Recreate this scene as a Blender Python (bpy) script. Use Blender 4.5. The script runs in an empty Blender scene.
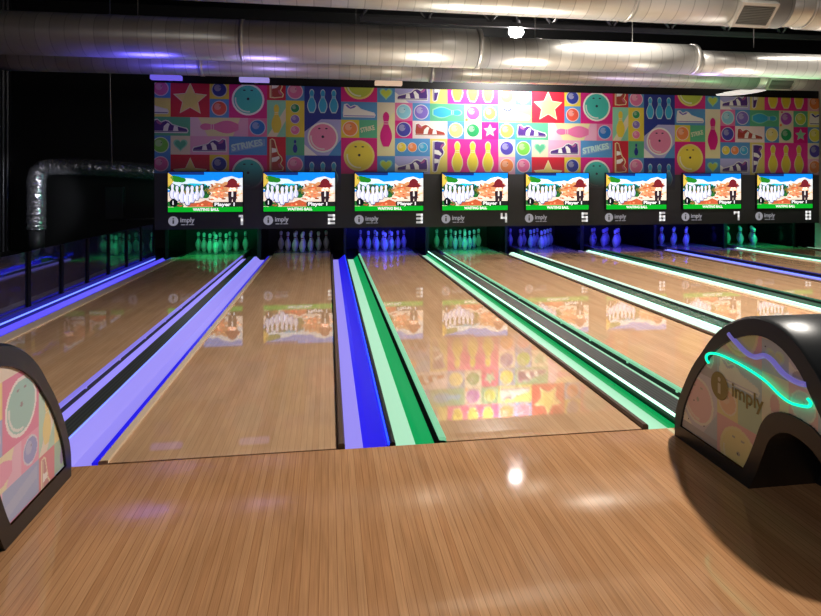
import bpy, bmesh, math, random
from mathutils import Vector, Matrix
random.seed(7)
SC = bpy.context.scene
COL = SC.collection
PI = math.pi

# ------------------------------------------------------------------ helpers
def lin(c):
    c = c / 255.0
    return c / 12.92 if c <= 0.04045 else ((c + 0.055) / 1.055) ** 2.4
def rgb(r, g, b): return (lin(r), lin(g), lin(b))

def mat(name, color, rough=0.5, metal=0.0, emit=None, estr=0.0, coat=0.0, spec=0.5):
    m = bpy.data.materials.new(name); m.use_nodes = True
    b = m.node_tree.nodes['Principled BSDF']
    b.inputs['Base Color'].default_value = (*color, 1)
    b.inputs['Roughness'].default_value = rough
    b.inputs['Metallic'].default_value = metal
    b.inputs['Specular IOR Level'].default_value = spec
    b.inputs['Coat Weight'].default_value = coat
    if emit:
        b.inputs['Emission Color'].default_value = (*emit, 1)
        b.inputs['Emission Strength'].default_value = estr
    return m

def link(name, me, m=None, parent=None):
    o = bpy.data.objects.new(name, me); COL.objects.link(o)
    if m is not None:
        for x in (m if isinstance(m, (list, tuple)) else [m]): o.data.materials.append(x)
    if parent is not None: o.parent = parent
    return o

def from_bm(name, bm, m=None, parent=None, smooth=False):
    me = bpy.data.meshes.new(name); bm.normal_update(); bm.to_mesh(me); bm.free()
    if smooth:
        for p in me.polygons: p.use_smooth = True
    return link(name, me, m, parent)

def tag(o, label=None, cat=None, group=None, kind=None):
    if label: o['label'] = label
    if cat: o['category'] = cat
    if group: o['group'] = group
    if kind: o['kind'] = kind
    return o

def empty(name, loc, label=None, cat=None, group=None):
    o = bpy.data.objects.new(name, None); COL.objects.link(o); o.location = loc
    o.empty_display_size = 0.1
    return tag(o, label, cat, group)

def copy_tree(o, parent=None):
    c = o.copy(); COL.objects.link(c)
    if parent is not None: c.parent = parent
    for ch in o.children: copy_tree(ch, c)
    return c

def add_box(bm, x0, x1, y0, y1, z0, z1, mi=0, bevel=0.0):
    vs = [bm.verts.new(p) for p in ((x0,y0,z0),(x1,y0,z0),(x1,y1,z0),(x0,y1,z0),(x0,y0,z1),(x1,y0,z1),(x1,y1,z1),(x0,y1,z1))]
    fs = [bm.faces.new([vs[i] for i in f]) for f in ((3,2,1,0),(4,5,6,7),(0,1,5,4),(1,2,6,5),(2,3,7,6),(3,0,4,7))]
    for f in fs: f.material_index = mi
    if bevel > 0:
        es = list({e for f in fs for e in f.edges})
        r = bmesh.ops.bevel(bm, geom=es, offset=bevel, segments=2, affect='EDGES', profile=0.5)
        for f in r['faces']: f.material_index = mi
def box(name, x0, x1, y0, y1, z0, z1, m, parent=None, bevel=0.0):
    bm = bmesh.new(); add_box(bm, x0, x1, y0, y1, z0, z1, 0, bevel)
    return from_bm(name, bm, m, parent)

def add_tube(bm, pts, r, n=10, closed_ends=True, mi=0):
    pts = [Vector(p) for p in pts]; rings = []
    rs = r if isinstance(r, (list, tuple)) else [r] * len(pts)
    prev = None
    for i, p in enumerate(pts):
        a = pts[max(i-1, 0)]; b = pts[min(i+1, len(pts)-1)]
        t = (b - a).normalized()
        if prev is None:
            up = Vector((0,0,1)) if abs(t.z) < 0.9 else Vector((1,0,0))
            s = t.cross(up).normalized()
        else:
            s = (prev - t * prev.dot(t)).normalized()
        prev = s; q = t.cross(s)
        rings.append([bm.verts.new(p + (s*math.cos(2*PI*k/n) + q*math.sin(2*PI*k/n)) * rs[i]) for k in range(n)])
    for A, B in zip(rings, rings[1:]):
        for k in range(n):
            f = bm.faces.new((A[k], A[(k+1)%n], B[(k+1)%n], B[k])); f.smooth = True; f.material_index = mi
    if closed_ends:
        for R in (rings[0][::-1], rings[-1]):
            f = bm.faces.new(R); f.material_index = mi
def tube(name, pts, r, m, parent=None, n=10):
    bm = bmesh.new(); add_tube(bm, pts, r, n); bmesh.ops.recalc_face_normals(bm, faces=bm.faces)
    return from_bm(name, bm, m, parent)

def prism_y(name, prof, y0, y1, m, parent=None, closed=True):
    """extrude an (x, z) outline along y"""
    bm = bmesh.new()
    A = [bm.verts.new((x, y0, z)) for x, z in prof]; B = [bm.verts.new((x, y1, z)) for x, z in prof]
    n = len(prof)
    for i in range(n if closed else n-1):
        bm.faces.new((A[i], A[(i+1)%n], B[(i+1)%n], B[i]))
    if closed:
        bm.faces.new(A[::-1]); bm.faces.new(B)
    bmesh.ops.recalc_face_normals(bm, faces=bm.faces)
    return from_bm(name, bm, m, parent)

def smooth_curve(pts, k=6):
    """Catmull-Rom"""
    P = [Vector(p) for p in pts]; out = []
    for i in range(len(P)-1):
        p0 = P[max(i-1,0)]; p1 = P[i]; p2 = P[i+1]; p3 = P[min(i+2,len(P)-1)]
        for j in range(k):
            t = j/k
            out.append(0.5*((2*p1) + (p2-p0)*t + (2*p0-5*p1+4*p2-p3)*t*t + (3*p1-p0-3*p2+p3)*t**3))
    out.append(P[-1]); return out

# text -> list of triangles/polys in 2D
_txt = {}
def text_polys(s, size=1.0, shear=0.0, bold=0.0):
    key = (s, size, shear, bold)
    if key in _txt: return _txt[key]
    cu = bpy.data.curves.new('letters', 'FONT'); cu.body = s; cu.size = size; cu.shear = shear; cu.offset = bold
    cu.resolution_u = 3
    ob = bpy.data.objects.new('letters', cu); COL.objects.link(ob)
    dg = bpy.context.evaluated_depsgraph_get()
    me = bpy.data.meshes.new_from_object(ob.evaluated_get(dg))
    polys = [[(me.vertices[i].co.x, me.vertices[i].co.y) for i in p.vertices] for p in me.polygons]
    bpy.data.objects.remove(ob); bpy.data.curves.remove(cu); bpy.data.meshes.remove(me)
    xs = [p[0] for q in polys for p in q]
    w = max(xs) - min(xs); x0 = min(xs)
    polys = [[(x-x0, y) for x, y in q] for q in polys]
    _txt[key] = (polys, w); return _txt[key]

# ---- flat coloured artwork: list of (poly2d, colour, layer)
class Art:
    def __init__(self): self.items = []
    def poly(self, pts, col, layer): self.items.append(([tuple(p) for p in pts], col, layer))
    def rect(self, x0, y0, x1, y1, col, layer=0): self.poly([(x0,y0),(x1,y0),(x1,y1),(x0,y1)], col, layer)
    def disc(self, cx, cy, r, col, layer, n=22, ry=None):
        ry = ry or r
        self.poly([(cx+r*math.cos(2*PI*i/n), cy+ry*math.sin(2*PI*i/n)) for i in range(n)], col, layer)
    def text(self, s, x, y, h, col, layer, rot=0.0, width=None, bold=0.0, shear=0.0):
        polys, w = text_polys(s, 1.0, shear, bold)
        sy = h/0.72; sx = sy if width is None else width/w
        c, sn = math.cos(rot), math.sin(rot)
        for q in polys:
            self.poly([(x+(a*sx)*c-(b*sy)*sn, y+(a*sx)*sn+(b*sy)*c) for a, b in q], col, layer+0.01)
    def clip(self, x0, y0, x1, y1):
        out = []
        for pts, c, l in self.items:
            for ax, lim, keep in ((0,x0,1),(0,x1,-1),(1,y0,1),(1,y1,-1)):
                res = []
                for i in range(len(pts)):
                    a, b = pts[i-1], pts[i]
                    ia = keep*(a[ax]-lim) >= 0; ib = keep*(b[ax]-lim) >= 0
                    if ia != ib:
                        t = (lim-a[ax])/(b[ax]-a[ax])
                        res.append((a[0]+(b[0]-a[0])*t, a[1]+(b[1]-a[1])*t))
                    if ib: res.append(b)
                pts = res
                if len(pts) < 3: break
            if len(pts) >= 3: out.append((pts, c, l))
        self.items = out
    def mesh(self, name, place, m, parent=None, step=0.0008):
        bm = bmesh.new(); cl = bm.loops.layers.float_color.new('Col')
        for pts, c, l in self.items:
            q = []
            for p in pts:
                if not q or (abs(p[0]-q[-1][0]) + abs(p[1]-q[-1][1])) > 1e-6: q.append(p)
            if len(q) > 2 and abs(q[0][0]-q[-1][0]) + abs(q[0][1]-q[-1][1]) < 1e-6: q.pop()
            if len(q) < 3: continue
            a = sum(q[i-1][0]*q[i][1]-q[i][0]*q[i-1][1] for i in range(len(q)))
            if abs(a) < 1e-9: continue
            if a < 0: q = q[::-1]
            f = bm.faces.new([bm.verts.new(place(x, y, l*step)) for x, y in q])
            for lp in f.loops: lp[cl] = (*c, 1)
        bm.normal_update()
        bmesh.ops.triangulate(bm, faces=[f for f in bm.faces if len(f.verts) > 4])
        return from_bm(name, bm, m, parent)
    def sample(self, x, y):
        best = None; bl = -1
        for pts, c, l, bb in self._bb():
            if l >= bl and bb[0] <= x <= bb[2] and bb[1] <= y <= bb[3]:
                ins = False
                for i in range(len(pts)):
                    (ax, ay), (bx, by) = pts[i-1], pts[i]
                    if (ay > y) != (by > y) and x < (bx-ax)*(y-ay)/(by-ay)+ax: ins = not ins
                if ins: best, bl = c, l
        return best
    def _bb(self):
        if not hasattr(self, '_c'):
            self._c = [(p, c, l, (min(a for a,_ in p), min(b for _,b in p), max(a for a,_ in p), max(b for _,b in p))) for p, c, l in self.items]
        return self._c

# ------------------------------------------------------------------ materials
def vcol_mat(name, rough=0.45, emit=0.0, fade=None, spec=0.4):
    m = bpy.data.materials.new(name); m.use_nodes = True
    nt = m.node_tree; b = nt.nodes['Principled BSDF']
    a = nt.nodes.new('ShaderNodeAttribute'); a.attribute_name = 'Col'
    src = a.outputs['Color']
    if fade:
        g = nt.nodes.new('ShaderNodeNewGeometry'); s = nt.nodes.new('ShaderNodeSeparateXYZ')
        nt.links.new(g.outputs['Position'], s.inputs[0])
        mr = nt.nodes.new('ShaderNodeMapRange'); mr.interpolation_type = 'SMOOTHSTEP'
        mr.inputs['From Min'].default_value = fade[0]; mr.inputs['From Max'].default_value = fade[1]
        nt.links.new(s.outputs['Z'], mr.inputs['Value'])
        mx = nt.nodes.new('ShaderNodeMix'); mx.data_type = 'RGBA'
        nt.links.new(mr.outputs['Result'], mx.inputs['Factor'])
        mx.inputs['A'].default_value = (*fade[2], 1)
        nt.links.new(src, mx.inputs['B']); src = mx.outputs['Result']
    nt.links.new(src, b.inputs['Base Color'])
    b.inputs['Roughness'].default_value = rough; b.inputs['Specular IOR Level'].default_value = spec
    if emit:
        nt.links.new(src, b.inputs['Emission Color']); b.inputs['Emission Strength'].default_value = emit
    return m

def wood_mat(name, c1, c2, seam, board_w, board_l, rough, contrast=1.0, blotch=0.25):
    m = bpy.data.materials.new(name); m.use_nodes = True
    nt = m.node_tree; N = nt.nodes; L = nt.links; b = N['Principled BSDF']
    tc = N.new('ShaderNodeTexCoord')
    mp = N.new('ShaderNodeMapping'); mp.inputs['Rotation'].default_value = (0, 0, PI/2)
    L.new(tc.outputs['Object'], mp.inputs['Vector'])
    br = N.new('ShaderNodeTexBrick'); br.offset = 0.37; br.offset_frequency = 3; br.squash = 1
    br.inputs['Color1'].default_value = (*c1, 1); br.inputs['Color2'].default_value = (*c2, 1)
    br.inputs['Mortar'].default_value = (*seam, 1)
    br.inputs['Scale'].default_value = 1.0
    br.inputs['Brick Width'].default_value = board_l; br.inputs['Row Height'].default_value = board_w
    br.inputs['Mortar Size'].default_value = 0.0011; br.inputs['Mortar Smooth'].default_value = 0.6
    L.new(mp.outputs['Vector'], br.inputs['Vector'])
    mp2 = N.new('ShaderNodeMapping'); mp2.inputs['Scale'].default_value = (60, 1.6, 10)
    L.new(tc.outputs['Object'], mp2.inputs['Vector'])
    n1 = N.new('ShaderNodeTexNoise'); n1.inputs['Scale'].default_value = 3.0; n1.inputs['Detail'].default_value = 5
    L.new(mp2.outputs['Vector'], n1.inputs['Vector'])
    mp3 = N.new('ShaderNodeMapping'); mp3.inputs['Scale'].default_value = (5, 1.3, 1)
    L.new(tc.outputs['Object'], mp3.inputs['Vector'])
    n2 = N.new('ShaderNodeTexNoise'); n2.inputs['Scale'].default_value = 1.7; n2.inputs['Detail'].default_value = 3
    L.new(mp3.outputs['Vector'], n2.inputs['Vector'])
    r1 = N.new('ShaderNodeMapRange'); r1.inputs['From Min'].default_value = 0.3; r1.inputs['From Max'].default_value = 0.7
    r1.inputs['To Min'].default_value = 1-0.28*contrast; r1.inputs['To Max'].default_value = 1+0.12*contrast
    L.new(n1.outputs['Fac'], r1.inputs['Value'])
    r2 = N.new('ShaderNodeMapRange'); r2.inputs['From Min'].default_value = 0.35; r2.inputs['From Max'].default_value = 0.65
    r2.inputs['To Min'].default_value = 1-blotch*0.6; r2.inputs['To Max'].default_value = 1+blotch*0.3
    L.new(n2.outputs['Fac'], r2.inputs['Value'])
    mu = N.new('ShaderNodeMath'); mu.operation = 'MULTIPLY'
    L.new(r1.outputs['Result'], mu.inputs[0]); L.new(r2.outputs['Result'], mu.inputs[1])
    vm = N.new('ShaderNodeVectorMath'); vm.operation = 'SCALE'
    L.new(br.outputs['Color'], vm.inputs[0]); L.new(mu.outputs['Value'], vm.inputs['Scale'])
    L.new(vm.outputs['Vector'], b.inputs['Base Color'])
    b.inputs['Roughness'].default_value = rough
    b.inputs['Specular IOR Level'].default_value = 0.5
    return m

def metal_duct_mat(name, base, rough, crinkle=0.15, scale=40.0, metal=0.85, stretch=(1,1,1)):
    m = mat(name, base, rough, metal)
    nt = m.node_tree; N = nt.nodes; L = nt.links; b = N['Principled BSDF']
    tc = N.new('ShaderNodeTexCoord'); mp = N.new('ShaderNodeMapping'); mp.inputs['Scale'].default_value = stretch
    L.new(tc.outputs['Object'], mp.inputs['Vector'])
    n = N.new('ShaderNodeTexNoise'); n.inputs['Scale'].default_value = scale; n.inputs['Detail'].default_value = 3
    L.new(mp.outputs['Vector'], n.inputs['Vector'])
    bp = N.new('ShaderNodeBump'); bp.inputs['Strength'].default_value = crinkle; bp.inputs['Distance'].default_value = 0.02
    L.new(n.outputs['Fac'], bp.inputs['Height']); L.new(bp.outputs['Normal'], b.inputs['Normal'])
    return m

def glow(name, c, s, base=None):
    return mat(name, base or tuple(x*0.6 for x in c), 0.3, emit=c, estr=s)
M = {}
M['approach'] = wood_mat('maple_approach_boards', rgb(204,154,110), rgb(190,138,95), rgb(150,104,68), 0.028, 9.0, 0.075, 0.7, 0.16)
M['lane'] = wood_mat('maple_lane_boards', rgb(212,172,134), rgb(204,162,124), rgb(184,142,106), 0.027, 9.0, 0.03, 0.35, 0.14)
M['deck'] = mat('pin_deck_laminate', rgb(120,112,104), 0.25)
M['black'] = mat('black_paint', rgb(14,14,16), 0.55)
M['matte'] = mat('matte_black_post', rgb(9,9,12), 0.8, spec=0.15)
M['dark'] = mat('charcoal_paint', rgb(46,46,50), 0.5)
M['mask'] = mat('dark_masking', rgb(60,60,63), 0.5)
M['gloss_black'] = mat('glossy_black_panel', rgb(10,10,12), 0.12, spec=0.6)
M['hood'] = mat('black_hood_plastic', rgb(28,32,36), 0.34, spec=0.5)
M['sign'] = vcol_mat('self_lit_sign_print', 0.5, 0.45)  # light falling on the white print is put into emission
M['white_print'] = mat('white_print', rgb(215,215,215), 0.5, emit=rgb(215,215,220), estr=0.12)
M['pale_wood'] = mat('pale_wood_trim', rgb(236,210,178), 0.3)
M['brown_rail'] = mat('dark_brown_rail', rgb(92,72,58), 0.4)
M['pin'] = mat('white_pin_coating', rgb(196,194,192), 0.22)
M['pin_band'] = mat('red_pin_band', rgb(130,30,40), 0.3)
M['tile_white'] = mat('white_enamel', rgb(225,222,215), 0.4)
M['wire'] = mat('steel_wire', rgb(120,120,120), 0.4, 0.6)
M['lamp_glow'] = mat('lamp_glow', (1,1,1), 0.4, emit=(1.0,0.97,0.93), estr=260)
M['fixture_glow'] = mat('reflector_glow', (1,1,1), 0.4, emit=(1.0,0.96,0.9), estr=0.55)
M['box_b'] = glow('blue_lit_case', rgb(120,105,250), 0.7); M['box_l'] = glow('lavender_lit_case', rgb(180,165,250), 0.6); M['box_p'] = glow('peach_lit_case', rgb(228,196,168), 0.7)  # white cases; the coloured light falling on them is put into their glow
M['grille'] = mat('vent_grille_grey', rgb(104,104,98), 0.5)
M['galv'] = mat('pale_metal', rgb(200,196,186), 0.35, 0.4)
M['duct'] = metal_duct_mat('spiral_duct_metal', rgb(206,203,197), 0.34, 0.06, 5.0, 0.55, (5,1,1))
def add_seams(m, pitch, width, dark):
    nt = m.node_tree; N = nt.nodes; L = nt.links; b = N['Principled BSDF']
    tc = N.new('ShaderNodeTexCoord'); sx = N.new('ShaderNodeSeparateXYZ'); L.new(tc.outputs['Object'], sx.inputs[0])
    dv = N.new('ShaderNodeMath'); dv.operation = 'DIVIDE'; dv.inputs[1].default_value = pitch; L.new(sx.outputs['X'], dv.inputs[0])
    fr = N.new('ShaderNodeMath'); fr.operation = 'FRACT'; L.new(dv.outputs[0], fr.inputs[0])
    lt = N.new('ShaderNodeMath'); lt.operation = 'LESS_THAN'; lt.inputs[1].default_value = width; L.new(fr.outputs[0], lt.inputs[0])
    fl = N.new('ShaderNodeMath'); fl.operation = 'FLOOR'; L.new(dv.outputs[0], fl.inputs[0])
    wn = N.new('ShaderNodeTexWhiteNoise'); wn.noise_dimensions = '1D'; L.new(fl.outputs[0], wn.inputs['W'])
    mr = N.new('ShaderNodeMapRange'); mr.inputs['To Min'].default_value = 0.82; mr.inputs['To Max'].default_value = 1.0; L.new(wn.outputs['Value'], mr.inputs['Value'])
    base = b.inputs['Base Color'].default_value[:]
    vs = N.new('ShaderNodeVectorMath'); vs.operation = 'SCALE'; vs.inputs[0].default_value = base[:3]; L.new(mr.outputs['Result'], vs.inputs['Scale'])
    mx = N.new('ShaderNodeMix'); mx.data_type = 'RGBA'; L.new(lt.outputs[0], mx.inputs['Factor'])
    L.new(vs.outputs['Vector'], mx.inputs['A']); mx.inputs['B'].default_value = (*[c*dark for c in base[:3]], 1)
    L.new(mx.outputs['Result'], b.inputs['Base Color'])
add_seams(M['duct'], 0.16, 0.06, 0.6)
M['foil'] = metal_duct_mat('crinkled_foil', rgb(225,224,232), 0.2, 1.0, 15.0, 0.85)
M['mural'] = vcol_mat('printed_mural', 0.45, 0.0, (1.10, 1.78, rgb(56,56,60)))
M['display'] = vcol_mat('lit_display', 0.3, 1.0, None)
M['display'].node_tree.nodes['Principled BSDF'].inputs['Specular IOR Level'].default_value = 0.0
M['print'] = vcol_mat('hood_print', 0.35)
# corrugated black wall
def corrugated(name):
    m = mat(name, rgb(66,66,70), 0.36, 0.3)
    nt = m.node_tree; N = nt.nodes; L = nt.links
    tc = N.new('ShaderNodeTexCoord'); w = N.new('ShaderNodeTexWave'); w.wave_type = 'BANDS'; w.bands_direction = 'Y'
    w.inputs['Scale'].default_value = 2.2; L.new(tc.outputs['Object'], w.inputs['Vector'])
    bp = N.new('ShaderNodeBump'); bp.inputs['Strength'].default_value = 1.0; bp.inputs['Distance'].default_value = 0.05
    L.new(w.outputs['Fac'], bp.inputs['Height']); L.new(bp.outputs['Normal'], N['Principled BSDF'].inputs['Normal'])
    return m
M['corr'] = corrugated('black_corrugated_metal')
# tinted glass
def glass_mat():
    m = bpy.data.materials.new('tinted_glass'); m.use_nodes = True
    nt = m.node_tree; N = nt.nodes; L = nt.links; N.remove(N['Principled BSDF'])
    out = N['Material Output']
    t = N.new('ShaderNodeBsdfTransparent'); t.inputs['Color'].default_value = (0.55, 0.55, 0.62, 1)
    g = N.new('ShaderNodeBsdfGlossy'); g.inputs['Roughness'].default_value = 0.03; g.inputs['Color'].default_value = (0.9,0.9,1,1)
    fr = N.new('ShaderNodeFresnel'); fr.inputs['IOR'].default_value = 1.5
    mx = N.new('ShaderNodeMixShader')
    mr = N.new('ShaderNodeMapRange'); mr.inputs['To Min'].default_value = 0.10; mr.inputs['To Max'].default_value = 0.95
    L.new(fr.outputs['Fac'], mr.inputs['Value']); L.new(mr.outputs['Result'], mx.inputs['Fac']); df = N.new('ShaderNodeBsdfDiffuse'); df.inputs['Color'].default_value = (0.10,0.10,0.22,1)
    m2 = N.new('ShaderNodeMixShader'); m2.inputs['Fac'].default_value = 0.22
    L.new(t.outputs[0], m2.inputs[1]); L.new(df.outputs[0], m2.inputs[2]); L.new(m2.outputs[0], mx.inputs[1]); L.new(g.outputs[0], mx.inputs[2])
    L.new(mx.outputs[0], out.inputs['Surface'])
    return m
M['glass'] = glass_mat()
LAV = rgb(158,146,255); DEEPB = rgb(34,26,224); PALEG = rgb(176,236,198); DEEPG = rgb(0,158,84)  # LED light on gutters, dividers and lips is put into colour and emission
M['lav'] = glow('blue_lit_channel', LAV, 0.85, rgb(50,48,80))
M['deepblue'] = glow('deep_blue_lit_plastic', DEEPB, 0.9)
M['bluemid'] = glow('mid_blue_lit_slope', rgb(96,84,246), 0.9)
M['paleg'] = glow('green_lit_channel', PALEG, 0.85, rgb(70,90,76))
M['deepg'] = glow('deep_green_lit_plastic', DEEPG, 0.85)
M['whiteg'] = glow('green_white_lit_channel', rgb(222,250,232), 1.0, rgb(90,110,96))
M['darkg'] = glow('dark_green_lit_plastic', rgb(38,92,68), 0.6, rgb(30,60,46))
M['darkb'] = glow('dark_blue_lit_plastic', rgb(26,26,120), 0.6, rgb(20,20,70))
M['led_b'] = glow('blue_led', rgb(104,128,255), 2.0)
M['led_deep'] = glow('deep_blue_led', rgb(30,70,255), 1.5)
M['led_g'] = glow('green_led', rgb(180,255,220), 2.2)
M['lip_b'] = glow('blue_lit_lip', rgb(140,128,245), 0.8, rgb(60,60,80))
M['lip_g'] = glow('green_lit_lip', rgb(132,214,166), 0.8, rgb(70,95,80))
M['rope_g'] = glow('green_rope_light', rgb(0,240,180), 1.6)
M['rope_b'] = glow('blue_rope_light', rgb(30,50,255), 9.0)
M['rope_lav'] = glow('lavender_tube', rgb(120,110,200), 0.55, rgb(120,115,180))
def ribbed(name):
    m = mat(name, rgb(40,42,42), 0.35)
    nt = m.node_tree; N = nt.nodes; L = nt.links
    tc = N.new('ShaderNodeTexCoord'); w = N.new('ShaderNodeTexWave'); w.bands_direction = 'X'; w.inputs['Scale'].default_value = 14
    L.new(tc.outputs['Object'], w.inputs['Vector'])
    cr = N.new('ShaderNodeValToRGB'); cr.color_ramp.elements[0].color = (*rgb(24,25,25),1); cr.color_ramp.elements[1].color = (*rgb(78,84,80),1)
    L.new(w.outputs['Fac'], cr.inputs['Fac']); L.new(cr.outputs['Color'], N['Principled BSDF'].inputs['Base Color'])
    return m
M['ribbed'] = ribbed('ribbed_black_cover')

# ------------------------------------------------------------------ layout numbers
FOUL = 2.625; LANE_END = 11.2; MASK_Y = 9.66
LW = 0.98; HW = LW/2
def lane_c(k): return -1.94 + 1.49*(k-1)
CELL = 0.3025; MX0 = -2.51; MZ_TOP = 2.845; ROW1 = 2.30   # ROW1: bottom of mural row 1
MUR_X0, MUR_X1 = -2.755, 9.225

# ------------------------------------------------------------------ setting
o = box('floor', -5.9, 11.8, -1.6, FOUL-0.006, -0.1, 0, M['approach']); tag(o, kind='structure')
o = box('subfloor', -5.9, 11.8, FOUL-0.006, 11.7, -0.2, -0.1, M['black']); tag(o, kind='structure')
o = box('ceiling', -6.0, 11.9, -1.6, 11.8, 4.7, 4.8, M['black']); tag(o, kind='structure')
o = box('wall_back', -6.0, 11.9, 11.7, 11.8, -0.2, 4.7, M['black']); tag(o, kind='structure')
o = box('wall_left', -6.0, -5.9, -1.6, 11.7, -0.2, 4.7, M['corr']); tag(o, kind='structure')
o = box('wall_right', 11.8, 11.9, -1.6, 11.7, -0.2, 4.7, M['black']); tag(o, kind='structure')
# raised black floor left of the first lane
o = box('trim_1', -5.9, -2.86, FOUL-0.006, 11.7, -0.1, -0.02, M['black']); tag(o, kind='structure')

# ------------------------------------------------------------------ lanes
lane_bits = {}
lane_words = {1:'leftmost bowling lane, nearest the dark glass railing, under monitor 1',
 2:'maple bowling lane with blue-lit gutters both sides, under monitor 2',
 3:'maple bowling lane mirroring the mural, between blue-green and green gutters, under monitor 3',
 4:'maple bowling lane partly behind the right ball return, under monitor 4',
 5:'maple bowling lane passing behind the right ball return, under monitor 5',
 6:'maple bowling lane between white-green and blue gutter lights, under monitor 6',
 7:'maple bowling lane between blue and green gutter lights, under monitor 7',
 8:'rightmost bowling lane at the far right, under monitor 8'}
lane0 = None
for k in range(1, 9):
    if lane0 is None:
        lane0 = empty('bowling_lane', (lane_c(k), 0, 0)); t = lane0
        box('lane_bed', -HW, HW, FOUL+0.006, 10.30, -0.1, 0, M['lane'], t)
        box('pin_deck', -HW, HW, 10.301, LANE_END, -0.1, 0, M['deck'], t)
    else:
        t = copy_tree(lane0); t.location.x = lane_c(k)
    tag(t, lane_words[k], 'bowling lane', 'bowling lanes')

# ------------------------------------------------------------------ gutters and dividers
Y0, Y1 = FOUL+0.008, 9.90
def gutter(edge, d, width, style, floor_m, slope_m, lip_m, label, fz=-0.075, ff=0.55):
    """edge: lane edge x, d=+1 away to the right, -1 to the left; width to the divider"""
    t = empty('lane_gutter', (edge, FOUL, -0.1)); tag(t, label, 'gutter', 'lane gutters')
    def P(name, prof, m, y0=Y0, y1=Y1, closed=True):
        return prism_y(name, [(d*a, b+0.1) for a, b in prof], y0-FOUL, y1-FOUL, m, t, closed)
    T = 0.012
    if style == 'rail':
        P('bumper_rail', [(0.004,-0.09),(0.004,0.012),(0.010,0.020),(0.030,0.020),(0.036,0.012),(0.036,-0.09)], M['brown_rail'])
        f0, f1 = 0.036, width*ff
        P('gutter_floor', [(f0,fz),(f1,fz),(f1,-0.095),(f0,-0.095)], floor_m)
        P('side_slope', [(f1,fz),(f1+0.3*(width-f1-0.01),fz+0.015),(width-0.010,0.0),(width-0.002,0.0),(width-0.002,-0.095),(f1,-0.095)], slope_m)
    elif style == 'trim':
        tw = lip_m
        P('wood_trim', [(0.002,-0.095),(0.002,0.012),(tw-0.006,0.012),(tw,0.006),(tw,-0.095)], M['pale_wood'])
        P('edge_strip', [(tw+0.001,0.008),(tw+0.026,0.004),(tw+0.026,-0.09),(tw+0.001,-0.09)], M['deepblue'] if floor_m is M['lav'] else M['deepg'])
        f0, f1 = tw+0.026, width*0.72
        P('gutter_floor', [(f0,-0.06),(f1,-0.06),(f1,-0.095),(f0,-0.095)], floor_m)
        P('side_slope', [(f1,-0.06),(width-0.006,0.004),(width-0.002,0.004),(width-0.002,-0.095),(f1,-0.095)], slope_m)
    else:   # lip
        P('edge_lip', [(0.003,0.0),(0.003,0.016),(0.010,0.022),(0.034,0.020),(0.038,0.012),(0.034,0.006),(0.012,0.004)], lip_m)
        s1 = 0.022 if style == 'lipdark' else 0.125
        fz = -0.035 if style == 'lipdark' else -0.075
        q = 0.016 if style == 'lipdark' else 0.058
        P('side_slope', [(q,-0.014),(s1,fz),(s1,-0.095),(0.003,-0.095),(0.003,-0.014)], slope_m)
        if style == 'lip': P('shade_filler', [(0.004,-0.001),(0.030,-0.001),(q-0.002,-0.010),(q-0.002,-0.0135),(0.004,-0.0135)], M['matte'])  # solid black filler where the lip would only cast shade
        P('gutter_floor', [(s1,fz),(width-0.002,fz),(width-0.002,-0.095),(s1,-0.095)], floor_m)
        for i in range(12):
            y = 3.1 + i*0.56
            b = bmesh.new(); add_box(b, min(d*0.012,d*0.022), max(d*0.012,d*0.022), y-FOUL-0.006, y-FOUL+0.006, 0.086, 0.106)
            from_bm('lip_bracket', b, lip_m, t)
    return t

def divider(x0, x1, z, led_m, led_side, cap_m, label, led2=None):
    t = empty('lane_divider', ((x0+x1)/2, FOUL, -0.1)); tag(t, label, 'divider', 'dividers between lanes')
    w = (x1-x0)/2
    prism_y('divider_cap', [(-w,0),(-w,0.092+z),(-w+0.008,0.1+z),(w-0.008,0.1+z),(w,0.092+z),(w,0)], Y0-FOUL, Y1-FOUL, cap_m, t)
    for s in led_side:
        a = s*(w+0.0005); r = 0.008
        prism_y('led_strip', [(a,0.086+z),(a+s*r,0.086+z),(a+s*r,0.1+z),(a,0.1+z)], Y0-FOUL, Y1-FOUL-0.05, led_m if s == led_side[0] else led2, t)
    return t

def e_r(k): return lane_c(k)+HW
def e_l(k): return lane_c(k)-HW
# left of lane 1
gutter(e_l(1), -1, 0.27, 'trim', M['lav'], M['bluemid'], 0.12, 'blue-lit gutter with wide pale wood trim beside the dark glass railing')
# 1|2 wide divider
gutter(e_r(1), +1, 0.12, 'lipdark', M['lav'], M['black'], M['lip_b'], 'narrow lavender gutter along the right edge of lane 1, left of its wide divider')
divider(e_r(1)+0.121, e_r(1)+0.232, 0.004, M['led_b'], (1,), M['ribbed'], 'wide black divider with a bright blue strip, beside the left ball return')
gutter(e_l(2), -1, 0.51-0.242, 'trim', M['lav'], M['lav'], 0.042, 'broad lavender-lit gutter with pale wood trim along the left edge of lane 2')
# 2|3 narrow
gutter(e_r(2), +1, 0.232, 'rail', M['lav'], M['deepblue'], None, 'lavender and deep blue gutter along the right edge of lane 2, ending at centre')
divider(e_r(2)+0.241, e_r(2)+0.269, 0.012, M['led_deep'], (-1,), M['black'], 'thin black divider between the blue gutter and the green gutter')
gutter(e_l(3), -1, 0.24, 'lip', M['paleg'], M['deepg'], M['lip_g'], 'pale and deep green gutter along the left edge of lane 3')
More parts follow.
